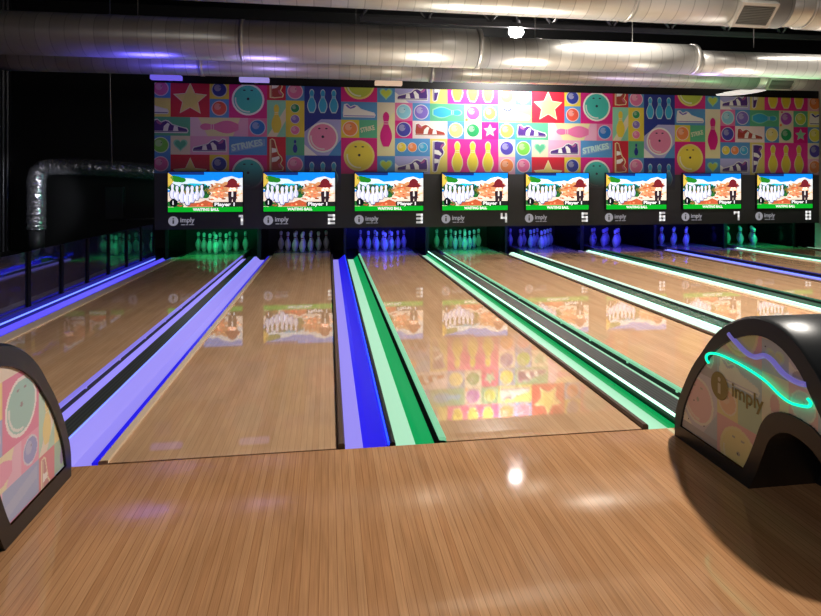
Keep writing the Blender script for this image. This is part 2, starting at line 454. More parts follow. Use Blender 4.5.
# 3|4 wide
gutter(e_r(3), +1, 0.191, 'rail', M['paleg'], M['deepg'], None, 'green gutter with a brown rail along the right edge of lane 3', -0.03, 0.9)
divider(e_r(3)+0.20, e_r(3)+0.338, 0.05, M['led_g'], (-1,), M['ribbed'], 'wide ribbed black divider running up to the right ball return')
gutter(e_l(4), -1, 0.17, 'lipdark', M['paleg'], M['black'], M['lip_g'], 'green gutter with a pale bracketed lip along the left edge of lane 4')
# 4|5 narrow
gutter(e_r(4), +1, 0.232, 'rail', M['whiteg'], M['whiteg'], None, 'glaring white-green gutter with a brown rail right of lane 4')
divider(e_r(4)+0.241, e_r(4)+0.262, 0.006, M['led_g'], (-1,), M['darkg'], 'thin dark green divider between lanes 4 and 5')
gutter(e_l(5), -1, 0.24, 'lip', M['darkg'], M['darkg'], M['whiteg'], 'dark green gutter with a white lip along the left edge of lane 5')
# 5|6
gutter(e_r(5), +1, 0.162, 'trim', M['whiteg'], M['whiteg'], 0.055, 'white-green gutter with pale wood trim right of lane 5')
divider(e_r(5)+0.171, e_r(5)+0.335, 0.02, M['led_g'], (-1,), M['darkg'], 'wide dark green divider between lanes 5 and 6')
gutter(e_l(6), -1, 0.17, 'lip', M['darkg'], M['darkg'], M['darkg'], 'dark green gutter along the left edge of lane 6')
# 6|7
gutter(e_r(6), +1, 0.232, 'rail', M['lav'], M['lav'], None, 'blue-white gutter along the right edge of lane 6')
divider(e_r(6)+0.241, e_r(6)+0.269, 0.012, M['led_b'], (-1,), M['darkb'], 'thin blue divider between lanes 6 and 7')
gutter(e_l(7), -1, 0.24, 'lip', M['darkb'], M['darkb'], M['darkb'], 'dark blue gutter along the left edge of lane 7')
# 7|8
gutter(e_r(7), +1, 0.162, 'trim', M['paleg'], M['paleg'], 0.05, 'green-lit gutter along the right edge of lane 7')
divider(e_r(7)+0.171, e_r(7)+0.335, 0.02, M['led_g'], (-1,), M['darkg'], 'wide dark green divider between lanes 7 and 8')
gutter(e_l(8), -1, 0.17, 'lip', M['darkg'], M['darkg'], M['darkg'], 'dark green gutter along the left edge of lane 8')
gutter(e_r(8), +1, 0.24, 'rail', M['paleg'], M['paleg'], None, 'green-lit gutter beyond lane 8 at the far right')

# ------------------------------------------------------------------ kickback panels
def kick(x0, x1, label):
    t = empty('kickback_panel', ((x0+x1)/2, 10.30, -0.1)); tag(t, label, 'panel', 'kickback panels')
    w = (x1-x0)/2
    box('side_panel', -w, w, 0.0, 1.24, 0, 0.82, M['gloss_black'], t)
    box('front_edge', -w-0.004, w+0.004, -0.02, -0.001, 0.0, 0.82, M['black'], t, 0.004)
bounds = [(e_l(1)-0.33, e_l(1)-0.28)]
for k in range(1, 8):
    c = (e_r(k)+e_l(k+1))/2; w = 0.03 if k % 2 else 0.02
    bounds.append((c-w, c+w))
bounds.append((e_r(8)+0.26, e_r(8)+0.31))
names = ['black kickback panel at the left end of the pin decks, by the railing'] + \
        ['black kickback panel between the pins of lanes %d and %d' % (k, k+1) for k in range(1, 8)] + \
        ['black kickback panel at the right end of the pin decks']
for (a, b), n in zip(bounds, names): kick(a, b, n)
o = box('pit_curtain', -3.1, 9.25, 11.58, 11.60, -0.1, 0.95, M['black']); tag(o, 'black curtain hanging across the pit behind all the pins', 'curtain')

# ------------------------------------------------------------------ pins
prof = [(0,1.0),(0.04,1.05),(0.75,1.414),(2.25,1.953),(3.375,2.255),(4.5,2.383),(5.875,2.281),(7.25,1.85),(8.625,1.236),(9.375,0.982),(10,0.898),(10.875,0.935),(11.75,1.047),(12.625,1.203),(13.5,1.273),(14.2,1.12),(14.7,0.75),(15,0.0)]
def pin_mesh():
    bm = bmesh.new(); n = 20; rings = []
    I = 0.0254
    pr = smooth_curve([(a,b,0) for a,b in prof], 2)
    for p in pr[:-1]:
        rings.append((p.x, [bm.verts.new((p.y*I*math.cos(2*PI*k/n), p.y*I*math.sin(2*PI*k/n), p.x*I)) for k in range(n)]))
    top = bm.verts.new((0,0,15*I))
    for (z0,A),(z1,B) in zip(rings, rings[1:]):
        zm = (z0+z1)/2
        for k in range(n):
            f = bm.faces.new((A[k],A[(k+1)%n],B[(k+1)%n],B[k])); f.smooth = True
            f.material_index = 1 if (9.3 < zm < 9.8 or 10.6 < zm < 11.2) else 0
    R = rings[-1][1]
    for k in range(n): f = bm.faces.new((R[k],R[(k+1)%n],top)); f.smooth = True
    bm.faces.new(rings[0][1][::-1])
    me = bpy.data.meshes.new('bowling_pin'); bm.to_mesh(me); bm.free(); return me
PM = pin_mesh(); PM.materials.append(M['pin']); PM.materials.append(M['pin_band'])
spots = [(0,0,'head pin at the front'),(-.1524,.264,'left pin of the second row'),(.1524,.264,'right pin of the second row'),
 (-.305,.528,'left pin of the third row'),(0,.528,'middle pin of the third row'),(.305,.528,'right pin of the third row'),
 (-.457,.792,'first pin of the back row'),(-.1524,.792,'second pin of the back row'),(.1524,.792,'third pin of the back row'),(.457,.792,'last pin of the back row')]
LANE = {1:'the leftmost lane',2:'the second lane from left',3:'the third lane from left',4:'the fourth lane from left',5:'the fourth lane from right',6:'the third lane from right',7:'the second lane from right',8:'the rightmost lane'}
lane_light = {1:'green-lit',2:'dim grey',3:'blue-lit',4:'green-lit',5:'blue-lit',6:'blue-lit',7:'blue-lit',8:'green-lit'}
shift = {6:-0.10, 7:-0.17, 8:-0.19, 5:-0.04}
pin0 = None
for k in range(1, 9):
    for (dx, dy, w) in spots:
        if k == 6 and dx > 0.4: continue
        p = link('bowling_pin', PM)
        p.location = (lane_c(k)-0.01+dx*0.92, 10.42+dy*0.75, 0)
        p.scale = (0.92, 0.92, 0.90)
        tag(p, '%s pin on %s, %s' % (lane_light[k], LANE[k], w), 'bowling pin', 'pins racked on %s' % LANE[k])

# ------------------------------------------------------------------ mural artwork
C = dict(red=rgb(205,40,60), mag=rgb(214,36,132), blue=rgb(86,150,208), navy=rgb(44,58,150), cream=rgb(226,218,190),
 yel=rgb(226,206,70), green=rgb(92,180,140), teal=rgb(70,190,180), pink=rgb(226,120,170), lpink=rgb(228,170,200), lav=rgb(176,176,226),
 white=rgb(238,238,234), purple=rgb(80,50,130), orange=rgb(236,140,80), lime=rgb(190,210,80), dgreen=rgb(40,150,90), sky=rgb(60,170,215),
 violet=rgb(130,110,200), brown=rgb(170,70,60), gold=rgb(236,220,130), mint=rgb(140,210,180), black=rgb(40,36,60), bball=rgb(40,120,205), palecr=rgb(230,222,170))
def mix(a, b, t): return tuple(a[i]*(1-t)+b[i]*t for i in range(3))
def shoe_pts(F): return F
PINP = [(0,.21),(.05,.29),(.15,.40),(.22,.46),(.30,.48),(.40,.45),(.50,.36),(.60,.23),(.66,.19),(.72,.19),(.80,.24),(.87,.255),(.94,.20),(.985,.10),(1,0)]
def icon_pin(A, cx, cy, h, col, lay, horiz=False, out=None):
    def pts(s):
        hh = h*s; w = h*0.36*(1 + (s-1)*2.2)
        L = [(b*w, (a-0.5)*hh) for a, b in PINP]; R = [(-x, y) for x, y in L[::-1][1:]]
        P = L + R
        return [(cx+y, cy+x) if horiz else (cx+x, cy+y) for x, y in P]
    if out: A.poly(pts(1.1), out, lay)
    A.poly(pts(1.0), col, lay+1)
    nb = mix(col, C['white'], 0.55)
    for t in (0.64, 0.70):
        y = (t-0.5)*h; w = h*0.36*0.19
        q = [(-w,y),(w,y),(w,y+h*0.022),(-w,y+h*0.022)]
        A.poly([(cx+b,cy+a) if horiz else (cx+a,cy+b) for a, b in q], nb, lay+2)
def icon_ball(A, cx, cy, r, col, lay, big=False, ring=None):
    A.disc(cx, cy, r*1.13, ring or mix(col, C['white'], 0.7), lay, 26)
    A.disc(cx, cy, r, col, lay+1, 26)
    if big:
        A.poly([(cx+r*0.93*math.cos(a), cy+r*0.93*math.sin(a)) for a in [PI*(0.95+0.6*i/10) for i in range(11)]] +
               [(cx+r*0.82*math.cos(a), cy+r*0.82*math.sin(a)) for a in [PI*(1.55-0.6*i/10) for i in range(11)]], mix(col, C['white'], 0.75), lay+2)
        A.disc(cx-r*0.26, cy+r*0.66, r*0.10, C['black'], lay+2, 10, r*0.05); A.disc(cx+r*0.26, cy+r*0.66, r*0.10, C['black'], lay+2, 10, r*0.05)
        A.disc(cx, cy+r*0.05, r*0.10, C['black'], lay+2, 10)
    else:
        A.disc(cx-r*0.25, cy+r*0.25, r*0.5, mix(col, C['white'], 0.28), lay+2, 14)
        A.disc(cx+r*0.1, cy+r*0.35, r*0.1, mix(col, C['black'], 0.6), lay+3, 8)
def icon_star(A, cx, cy, r, col, lay, out=None):
    def st(R): return [(cx+(R if i % 2 == 0 else R*0.47)*math.cos(PI/2+i*PI/5), cy+(R if i % 2 == 0 else R*0.47)*math.sin(PI/2+i*PI/5)) for i in range(10)]
    if out: A.poly(st(r*1.12), out, lay)
    A.poly(st(r), col, lay+1)
    A.poly([(cx+r*.52*math.cos(PI/2+i*PI/5*2+PI/5), cy+r*.52*math.sin(PI/2+i*PI/5*2+PI/5)) for i in range(5)], mix(col, C['lime'], 0.18), lay+2)
def icon_heart(A, cx, cy, s, col, lay, out):
    def h(k):
        P = []
        for i in range(24):
            t = 2*PI*i/24
            P.append((cx+k*s*16*math.sin(t)**3/17, cy+k*s*(13*math.cos(t)-5*math.cos(2*t)-2*math.cos(3*t)-math.cos(4*t))/17))
        return P
    A.poly(h(1.3), out, lay); A.poly(h(1.0), col, lay+1)
SH_OUT = [(.12,.14),(.1,.4),(.16,.86),(.34,.9),(.52,.74),(.74,.84),(.9,.8),(1.1,.62),(1.5,.5),(1.84,.42),(1.92,.28),(1.86,.14)]
SH_MAIN = [(.18,.26),(.16,.42),(.2,.8),(.34,.84),(.52,.68),(.74,.78),(.88,.74),(1.08,.57),(1.5,.45),(1.8,.37),(1.86,.28),(1.84,.25)]
SH_W = [[(.62,.25),(.66,.5),(.84,.68),(.96,.62),(.9,.44),(.86,.25)], [(1.12,.25),(1.18,.53),(1.36,.485),(1.4,.25)]]
def icon_shoe(A, x, y, sx, sy, col, lay, flip=False, vert=False, body=None, out=None, plain=False):
    out = out or mix(C['white'], col, 0.12)
    def T(P):
        r = []
        for a, b in P:
            a2 = 2-a if flip else a
            r.append((x+b*sx, y+a2*sy) if vert else (x+a2*sx, y+b*sy))
        return r
    A.poly(T(SH_OUT), out, lay)
    A.poly(T(SH_MAIN), C['white'] if plain else col, lay+1)
    if plain:
        A.poly(T([(.24,.8),(.34,.84),(.52,.68),(.72,.78),(.84,.76),(.72,.66),(.5,.6),(.34,.7)]), col, lay+2)
    else:
        for P in SH_W: A.poly(T(P), C['white'], lay+2)
        A.poly(T([(.26,.78),(.36,.80),(.52,.65),(.6,.66),(.5,.58),(.34,.64)]), mix(col, C['pink'], 0.5), lay+2)
    A.poly(T([(.16,.2),(.16,.24),(1.86,.24),(1.84,.2)]), col, lay+2)

def mural_period(A, X, Z0):
    """one 20 x 4 cell block; X left edge of the star tile, Z0 z of the bottom of block row 1"""
    s = CELL
    def R(c, r, w, h, col):
        # r counted downwards; row 1 bottom = Z0
        x0 = X+c*s; zt = Z0+(2-r)*s
        A.rect(x0, zt-h*s, x0+w*s, zt, col, 0)
        return x0, zt-h*s, x0+w*s/2, zt-h*s/2
    x,y,cx,cy = R(0,0,2,2,C['red']); icon_star(A, cx, cy-.02, s*.82, C['gold'], 1, mix(C['gold'],C['white'],.5))
    x,y,cx,cy = R(2,0,1,1,C['yel']); icon_ball(A, cx, cy, s*.36, C['navy'], 1)
    x,y,cx,cy = R(2,1,1,1,C['blue']); icon_ball(A, cx, cy, s*.36, rgb(226,90,70), 1)
    x,y,cx,cy = R(3,0,2,2,C['mag']); icon_ball(A, cx, cy, s*.76, C['teal'], 1, True, C['white'])
    x,y,cx,cy = R(1,2,3,1,C['palecr']); A.poly([(x,y),(x+.9*s,y),(x+.4*s,y+s),(x,y+s)], mix(C['lpink'],C['white'],.4), 1); A.poly([(x+2.2*s,y),(x+3*s,y),(x+3*s,y+s),(x+2.6*s,y+s)], C['lpink'], 1)
    icon_pin(A, cx, cy, -s*2.0, C['pink'], 2, True)
    x,y,cx,cy = R(4,2,1,1,C['pink']); icon_ball(A, cx, cy, s*.38, C['bball'], 1)
    x,y,cx,cy = R(0,3,1,1,C['cream']); icon_heart(A, cx, cy+.01, s*.3, C['green'], 1, C['mint'])
    x,y,cx,cy = R(1,3,2,1,C['lpink']); icon_shoe(A, x, y, s, s, C['purple'], 1, True)
    x,y,cx,cy = R(3,3,2,1,C['blue']); A.poly([(x+.1*s,y+.12*s),(x+1.9*s,y+.5*s),(x+1.9*s,y+.88*s),(x+.1*s,y+.5*s)], mix(C['blue'],C['white'],.16), 1)
    A.text('STRIKES', x+.16*s, y+.22*s, s*.34, rgb(186,224,220), 2, 0.2, 1.66*s, 0.04)
    # column 5
    x,y,cx,cy = R(5,3,1,2,C['red']); icon_shoe(A, x, y, s, s, C['brown'], 1, False, True, out=C['palecr'])
    x,y,cx,cy = R(5,-1,1,2,C['red']); icon_shoe(A, x, y, s, s, C['brown'], 1, False, True, out=C['palecr'])
    x,y,cx,cy = R(5,1,1,2,C['mint']); A.poly([(x,y),(x+.5*s,y),(x+s,y+.9*s),(x+s,y+1.6*s)], C['cream'], 1); icon_pin(A, cx, cy, s*1.55, C['yel'], 2)
    # column 6
    for r in (0, 4): x,y,cx,cy = R(6,r,1,1,C['blue']); icon_ball(A, cx, cy, s*.38, C['pink'], 1)
    x,y,cx,cy = R(6,1,1,2,C['yel']); 
    for i, c in enumerate(('pink','violet','dgreen')): icon_ball(A, cx, y+s*(.38+.6*i), s*.22, C[c], 1)
    x,y,cx,cy = R(6,3,1,1,C['green']); icon_pin(A, cx, cy, s*.72, C['navy'], 1)
    # pins and pink ball
    for r in (0, 4):
        x,y,cx,cy = R(7,r,2,2,C['navy'])
        for i in range(3): icon_pin(A, x+s*(.4+.6*i), cy, s*1.2, C['sky'], 1, False, mix(C['sky'],C['white'],.6))
    x,y,cx,cy = R(7,2,2,2,C['lav']); A.poly([(x,y+2*s),(x+.9*s,y+2*s),(x,y+1.3*s)], C['navy'], 1); A.poly([(x+2*s,y),(x+2*s,y+.9*s),(x+1.3*s,y)], C['blue'], 1); A.poly([(x,y),(x+.7*s,y),(x,y+.6*s)], C['white'], 1)
    icon_ball(A, cx, cy, s*.74, rgb(230,140,180), 2, True, C['white'])
    # yellow ball
    for r in (-1, 3):
        x,y,cx,cy = R(9,r,2,2,C['mag']); icon_ball(A, cx, cy, s*.76, C['lime'] if r < 0 else rgb(232,214,80), 1, True, C['gold'])
    x,y,cx,cy = R(9,1,2,1,C['blue']); icon_shoe(A, x, y, s, s, C['violet'], 1, plain=True)
    x,y,cx,cy = R(9,2,1,1,C['yel']); icon_ball(A, cx, cy, s*.38, C['orange'], 1)
    x,y,cx,cy = R(10,2,1,1,C['green']); A.text('STRIKE', x+.1*s, y+.3*s, s*.26, C['cream'], 1, 0.22, .8*s, 0.03)
    # column 11
    for r in (0, 4): x,y,cx,cy = R(11,r,1,1,C['blue']); icon_heart(A, cx, cy, s*.3, C['lime'], 1, C['mint'])
    x,y,cx,cy = R(11,1,1,3,C['palecr']); A.poly([(x,y+1.6*s),(x+s,y+2.5*s),(x+s,y+3*s),(x,y+3*s)], C['cream'], 1); icon_pin(A, cx, cy, s*1.95, C['mag'], 2)
    # 12-13
    for r in (0, 4): x,y,cx,cy = R(12,r,2,1,C['lav']); A.poly([(x,y),(x+.8*s,y),(x,y+.6*s)], C['white'],1); icon_shoe(A, x, y, s, s, C['purple'], 2, True)
    x,y,cx,cy = R(12,1,1,1,C['pink']); icon_ball(A, cx, cy, s*.38, rgb(140,205,225), 1)
    x,y,cx,cy = R(13,1,1,1,C['blue']); icon_ball(A, cx, cy, s*.38, C['violet'], 1)
    x,y,cx,cy = R(12,2,1,1,C['mag']); icon_ball(A, cx, cy, s*.38, rgb(70,70,170), 1)
    x,y,cx,cy = R(13,2,2,1,rgb(240,220,220)); icon_shoe(A, x, y, s, s, C['brown'], 1, out=C['white'])
    x,y,cx,cy = R(12,3,2,1,C['blue'])
    for i, c in enumerate(('yel','orange','sky')): icon_ball(A, x+s*(.38+.61*i), cy, s*.24, C[c], 1)
    # column 14
    for r in (-1, 3): x,y,cx,cy = R(14,r,1,2,rgb(220,205,110)); icon_shoe(A, x, y, s, s, C['purple'], 1, True, True)
    x,y,cx,cy = R(14,1,2,1,C['green']); icon_pin(A, cx, cy, s*1.6, C['sky'], 1, True, C['mint'])
    x,y,cx,cy = R(15,2,1,1,C['blue']); icon_ball(A, cx, cy, s*.38, C['gold'], 1)
    for r in (-1, 3):
        x,y,cx,cy = R(15,r,3,2,rgb(226,50,150))
        for i in range(3): icon_pin(A, x+s*(.58+.9*i), cy, s*1.6, C['yel'], 1, False, C['palecr'])
    x,y,cx,cy = R(16,1,1,1,C['cream']); A.disc(x+.12*s,y+.1*s,.09*s,C['orange'],1,8); A.disc(x+.2*s,y+.9*s,.06*s,C['mag'],1,8); icon_ball(A, cx, cy, s*.38, rgb(170,80,190), 2)
    x,y,cx,cy = R(17,1,1,1,C['green']); icon_ball(A, cx, cy, s*.34, C['lime'], 1)
    x,y,cx,cy = R(16,2,1,1,C['cream']); icon_ball(A, cx, cy, s*.36, C['dgreen'], 1)
    x,y,cx,cy = R(17,2,1,1,C['mag']); icon_star(A, cx, cy, s*.36, C['mint'], 1, C['lpink'])
    x,y,cx,cy = R(18,0,1,1,C['lpink']); icon_ball(A, cx, cy, s*.38, C['orange'], 1)
    x,y,cx,cy = R(18,4,1,1,C['lpink']); icon_ball(A, cx, cy, s*.38, C['orange'], 1)
    for r in (0, 4): x,y,cx,cy = R(19,r,1,1,C['blue']); icon_ball(A, cx, cy, s*.36, rgb(224,110,160), 1)
    x,y,cx,cy = R(18,1,2,1,rgb(228,220,120)); icon_shoe(A, x, y, s, s, C['navy'], 1, plain=True)
    x,y,cx,cy = R(18,2,1,1,C['blue']); icon_ball(A, cx, cy, s*.38, rgb(220,220,90), 1)
    x,y,cx,cy = R(19,2,2,1,C['green']); icon_shoe(A, x, y, s, s, C['purple'], 2)
    x,y,cx,cy = R(18,3,1,1,C['cream']); icon_ball(A, cx, cy, s*.38, rgb(80,70,170), 1)
    x,y,cx,cy = R(19,3,1,1,C['blue']); icon_ball(A, cx, cy, s*.38, rgb(120,200,80), 1)
    # next block below starts
    x,y,cx,cy = R(0,4,2,2,C['red']); icon_star(A, cx, cy-.02, s*.82, C['gold'], 1, mix(C['gold'],C['white'],.5))
    x,y,cx,cy = R(2,4,1,1,C['yel']); icon_ball(A, cx, cy, s*.36, C['navy'], 1)
    x,y,cx,cy = R(2,5,1,1,C['blue']); icon_ball(A, cx, cy, s*.36, rgb(226,90,70), 1)
    x,y,cx,cy = R(3,4,2,2,C['mag']); icon_ball(A, cx, cy, s*.76, C['teal'], 1, True, C['white'])

A = Art()
for p in (-1, 0, 1): mural_period(A, MX0+p*20*CELL, ROW1)
ART_FULL = list(A.items)
A.clip(MUR_X0, 1.12, MUR_X1, MZ_TOP)
mask = empty('masking_panel', (3.235, MASK_Y, 0.485), 'long masking panel printed with colourful bowling icons, dark below, above all the pin decks', 'masking panel')
MO = Vector(mask.location)
bm = bmesh.new(); add_box(bm, MUR_X0-MO.x, MUR_X1-MO.x, 0.0, 0.03, 0.0, MZ_TOP-MO.z); from_bm('backing_board', bm, M['mask'], mask)
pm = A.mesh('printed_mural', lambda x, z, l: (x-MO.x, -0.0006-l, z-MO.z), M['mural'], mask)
# black header board above the mural
o = box('trim_2', MUR_X0-0.02, MUR_X1+0.02, MASK_Y+0.035, MASK_Y+0.08, 0.52, 3.1, M['black']); tag(o, kind='structure')

# lane numbers and logo print on the masking panel
SEG = {1:'bc',2:'abged',3:'abgcd',4:'fgbc',5:'afgcd',6:'afgedc',7:'abc',8:'abcdefg'}
def digit(A, n, x, y, w, h, t, col):
    R = {'a':(0,h-t,w,h),'b':(w-t,h/2-t/2,w,h),'c':(w-t,0,w,h/2+t/2),'d':(0,0,w,t),'e':(0,0,t,h/2+t/2),'f':(0,h/2-t/2,t,h),'g':(0,h/2-t/2,w,h/2+t/2)}
    for s in SEG[n]:
        a,b,c,d = R[s]; A.rect(x+a, y+b, x+c, y+d, col, 0)
    if n == 1: A.rect(x+w-t*1.9, y+h-t, x+w-t, y+h, col, 0)
    if n == 7: A.rect(x, y+h-t*1.6, x+t*0.7, y+h, col, 0)
def logo_art(x, y, h, col, dark, line=True, tw=1.42):
    A = Art(); r = h*0.5
    A.disc(x+r, y+r, r, col, 0, 28)
    A.rect(x+r*0.84, y+r*0.45, x+r*1.16, y+r*1.2, dark, 1); A.disc(x+r, y+r*1.48, r*0.17, dark, 1, 10)
    A.text('imply', x+h*1.2, y+h*0.38, h*0.5, col, 0, 0, h*tw, 0.02)
    if line:
        for a, b in ((0.02,.32),(.37,.55),(.62,.98)): A.rect(x+h*1.24+a*h*1.35, y+h*0.08, x+h*1.24+b*h*1.35, y+h*0.15, col, 0)
    return A
for k in range(1, 9):
    xc = lane_c(k)-0.02
    A = logo_art(xc-0.585, 0.545, 0.155, rgb(176,176,188), rgb(55,55,58))
    A.mesh('logo', lambda x, z, l: (x-MO.x, -0.004-l, z-MO.z), M['sign'], mask)
    A = Art(); digit(A, k, xc+0.465, 0.55, 0.115, 0.165, 0.036, rgb(225,225,225))
    A.mesh('lane_number', lambda x, z, l: (x-MO.x, -0.004-l, z-MO.z), M['sign'], mask)

# ------------------------------------------------------------------ monitors
def display_art():
    A = Art(); W, H = 1.16, 0.645
    sky = rgb(20,140,240); 
    A.rect(0, 0, W, H, sky, 0)
    A.rect(0, H*.93, W*.48, H, rgb(20,50,120), 1)
    def blob(pts, col, l): A.poly([(a*W, b*H) for a, b in pts], col, l)
    blob([(.0,.55),(.0,.78),(.1,.76),(.2,.85),(.34,.83),(.42,.76),(.55,.78),(.62,.68),(.6,.55)], rgb(225,245,255), 1)
    blob([(.16,.5),(.16,.66),(.3,.72),(.5,.7),(.56,.6),(.56,.5)], rgb(40,195,225), 2)
    blob([(.5,.74),(.6,.8),(.66,.77),(.74,.86),(.85,.9),(.95,.84),(1,.86),(1,.5),(.5,.5)], rgb(235,240,240), 1)
    blob([(.56,.5),(.58,.68),(.64,.73),(.72,.71),(.76,.76),(.84,.74),(.9,.68),(.93,.5)], rgb(214,150,100), 3)
    blob([(.6,.56),(.62,.62),(.72,.63),(.75,.56)], rgb(190,110,70), 4)
    blob([(0,.12),(0,.5),(.3,.46),(.55,.5),(1,.55),(1,.12)], rgb(245,225,205), 2)
    blob([(.56,.4),(.6,.5),(.7,.52),(.78,.46),(.86,.47),(.8,.38),(.66,.36)], rgb(214,150,110), 4)
    # palms and shrubs
    blob([(0,.62),(0,.98),(.06,.9),(.08,.78),(.05,.7)], rgb(225,190,80), 3)
    for cx, cy, r in ((.12,.82,.07),(.18,.8,.06),(.08,.86,.05)): A.disc(cx*W, cy*H, r*W, rgb(40,130,40), 3, 9, r*H*1.1)
    for cx, cy, r in ((.12,.6,.05),(.22,.58,.06),(.4,.6,.06),(.48,.5,.06),(.03,.2,.06),(.14,.16,.07),(.5,.4,.05)): A.disc(cx*W, cy*H, r*W, rgb(40,110,50), 3, 9, r*H*1.2)
    blob([(.25,.13),(.3,.22),(.42,.24),(.5,.3),(.58,.24),(.66,.2),(.62,.13)], rgb(196,96,60), 4)
    for i in range(90):
        a = random.random()*.55; b = .45+random.random()*.22
        A.disc(a*W, b*H, W*random.uniform(.012,.034), random.choice([rgb(30,90,40),rgb(50,110,50),rgb(190,140,60),rgb(24,60,40),rgb(20,80,70)]), 3, 7)
    for i in range(60):
        a = .55+random.random()*.42; b = .3+random.random()*.42
        A.disc(a*W, b*H, W*random.uniform(.012,.035), random.choice([rgb(150,80,50),rgb(230,180,140),rgb(250,240,225),rgb(190,120,80)]), 4, 7, H*.022)
    for i in range(14):
        A.disc(random.uniform(.02,.6)*W, random.uniform(.13,.26)*H, W*random.uniform(.01,.025), random.choice([rgb(40,110,50),rgb(190,90,60),rgb(240,200,160)]), 4, 7, H*.02)
    # white pins on the beach
    for i, (cx, b, h) in enumerate(((.06,.34,.36),(.12,.28,.38),(.19,.24,.44),(.26,.18,.46),(.32,.24,.42),(.385,.3,.36),(.45,.36,.32))):
        icon_pin(A, cx*W, (b+h/2)*H, h*H, rgb(236,236,250), 5, False, rgb(70,80,120))
        A.rect((cx+.008)*W, (b+.02)*H, (cx+.022)*W, (b+.5*h)*H, rgb(180,185,225), 7)
    # figure in a broad hat
    blob([(.74,.64),(.78,.62),(.86,.6),(.94,.62),(.99,.65),(.93,.69),(.92,.78),(.88,.84),(.84,.84),(.8,.78),(.79,.69)], rgb(120,36,44), 5)
    A.disc(.86*W, .57*H, .05*W, rgb(246,232,220), 4, 14, .07*H)
    blob([(.8,.5),(.83,.52),(.89,.52),(.92,.5),(.915,.34),(.9,.2),(.87,.2),(.862,.34),(.845,.2),(.81,.2),(.805,.34)], rgb(50,36,44), 5)
    blob([(.85,.52),(.87,.52),(.872,.38),(.848,.38)], rgb(240,236,230), 6)
    # captions
    A.rect(.6*W, .125*H, W, .25*H, rgb(36,36,36), 5)
    A.disc(.075*W, .23*H, .055*W, rgb(16,20,24), 8, 20)
    A.text('1', .062*W, .185*H, .095*H, rgb(255,255,255), 9, 0, None, 0.03)
    A.text('Player 1', .62*W, .15*H, .085*H, rgb(255,255,255), 9, 0, .27*W, 0.03)
    A.rect(0, 0, W, .125*H, rgb(12,170,40), 8)
    A.text('WAITING BALL', .33*W, .03*H, .07*H, rgb(255,255,255), 9, 0, .35*W, 0.03)
    A.clip(0, 0, W, H)
    return A, W, H
DA, DW, DH = display_art()
mon0 = None
for k in range(1, 9):
    loc = (lane_c(k)-0.02, MASK_Y-0.005, 0.768)
    if mon0 is None:
        mon0 = empty('scoreboard_monitor', loc)
        bm = bmesh.new(); w = DW/2; f = 0.012; d = -0.035
        add_box(bm, -w-f, w+f, d+0.006, 0, -f, DH+f)
        for q in ((-w-f,-w,-f,DH+f),(w,w+f,-f,DH+f),(-w,w,-f,0),(-w,w,DH,DH+f)): add_box(bm, q[0], q[1], d-0.008, d+0.006, q[2], q[3])
        from_bm('bezel', bm, M['black'], mon0)
        DA.mesh('display', lambda x, z, l: (x-w, d-l*0.4, z), M['display'], mon0)
        t = mon0
    else:
        t = copy_tree(mon0); t.location = loc
    tag(t, 'lit scoreboard monitor with beach bowling picture, above the number %d on the masking panel' % k, 'monitor', 'scoreboard monitors')

# ------------------------------------------------------------------ ball returns
HO = [(2.55,0),(2.545,.10),(2.515,.19),(2.465,.29),(2.41,.38),(2.35,.455),(2.28,.54),(2.20,.61),(2.11,.66),(2.04,.685),(1.98,.693),(1.91,.687),(1.84,.66),(1.78,.615),(1.72,.55),(1.66,.46),(1.60,.35),(1.55,.22),(1.52,.1),(1.51,0)]
HI = [(2.05,0),(2.015,.07),(1.975,.17),(1.94,.245),(1.89,.29),(1.84,.305),(1.78,.298),(1.73,.275),(1.68,.22),(1.64,.12),(1.62,0)]
HOc = [(p.x, max(p.y,0)) for p in smooth_curve([(a,b,0) for a,b in HO], 4)]
HIc = [(p.x, max(p.y,0)) for p in smooth_curve([(a,b,0) for a,b in HI], 4)]
# print region: inset outlines
PO = [(2.495,.062),(2.47,.16),(2.425,.255),(2.375,.34),(2.315,.415),(2.25,.49),(2.17,.55),(2.09,.592),(2.02,.615),(1.96,.62),(1.90,.607),(1.85,.58),(1.80,.535),(1.755,.47),(1.70,.39),(1.655,.30),(1.62,.2),(1.60,.1),(1.59,.062)]
PI_ = [(2.085,.062),(2.055,.12),(2.02,.20),(1.985,.285),(1.94,.34),(1.88,.368),(1.81,.372),(1.74,.36),(1.68,.31),(1.64,.22),(1.61,.1),(1.60,.062)]
POc = [(p.x,p.y) for p in smooth_curve([(a,b,0) for a,b in PO], 4)]; PIc = [(p.x,p.y) for p in smooth_curve([(a,b,0) for a,b in PI_], 4)]
def pip(P, x, y):
    ins = False
    for i in range(len(P)):
        (ax, ay), (bx, by) = P[i-1], P[i]
        if (ay > y) != (by > y) and x < (bx-ax)*(y-ay)/(by-ay)+ax: ins = not ins
    return ins
def resample(P, n):
    d = [0]
    for i in range(1, len(P)): d.append(d[-1]+math.dist(P[i-1], P[i]))
    out = []; j = 0
    for i in range(n):
        t = d[-1]*i/(n-1)
        while j < len(P)-2 and d[j+1] < t: j += 1
        u = (t-d[j])/max(d[j+1]-d[j], 1e-9)
        out.append((P[j][0]+(P[j+1][0]-P[j][0])*u, P[j][1]+(P[j+1][1]-P[j][1])*u))
    return out
YC = 2.03
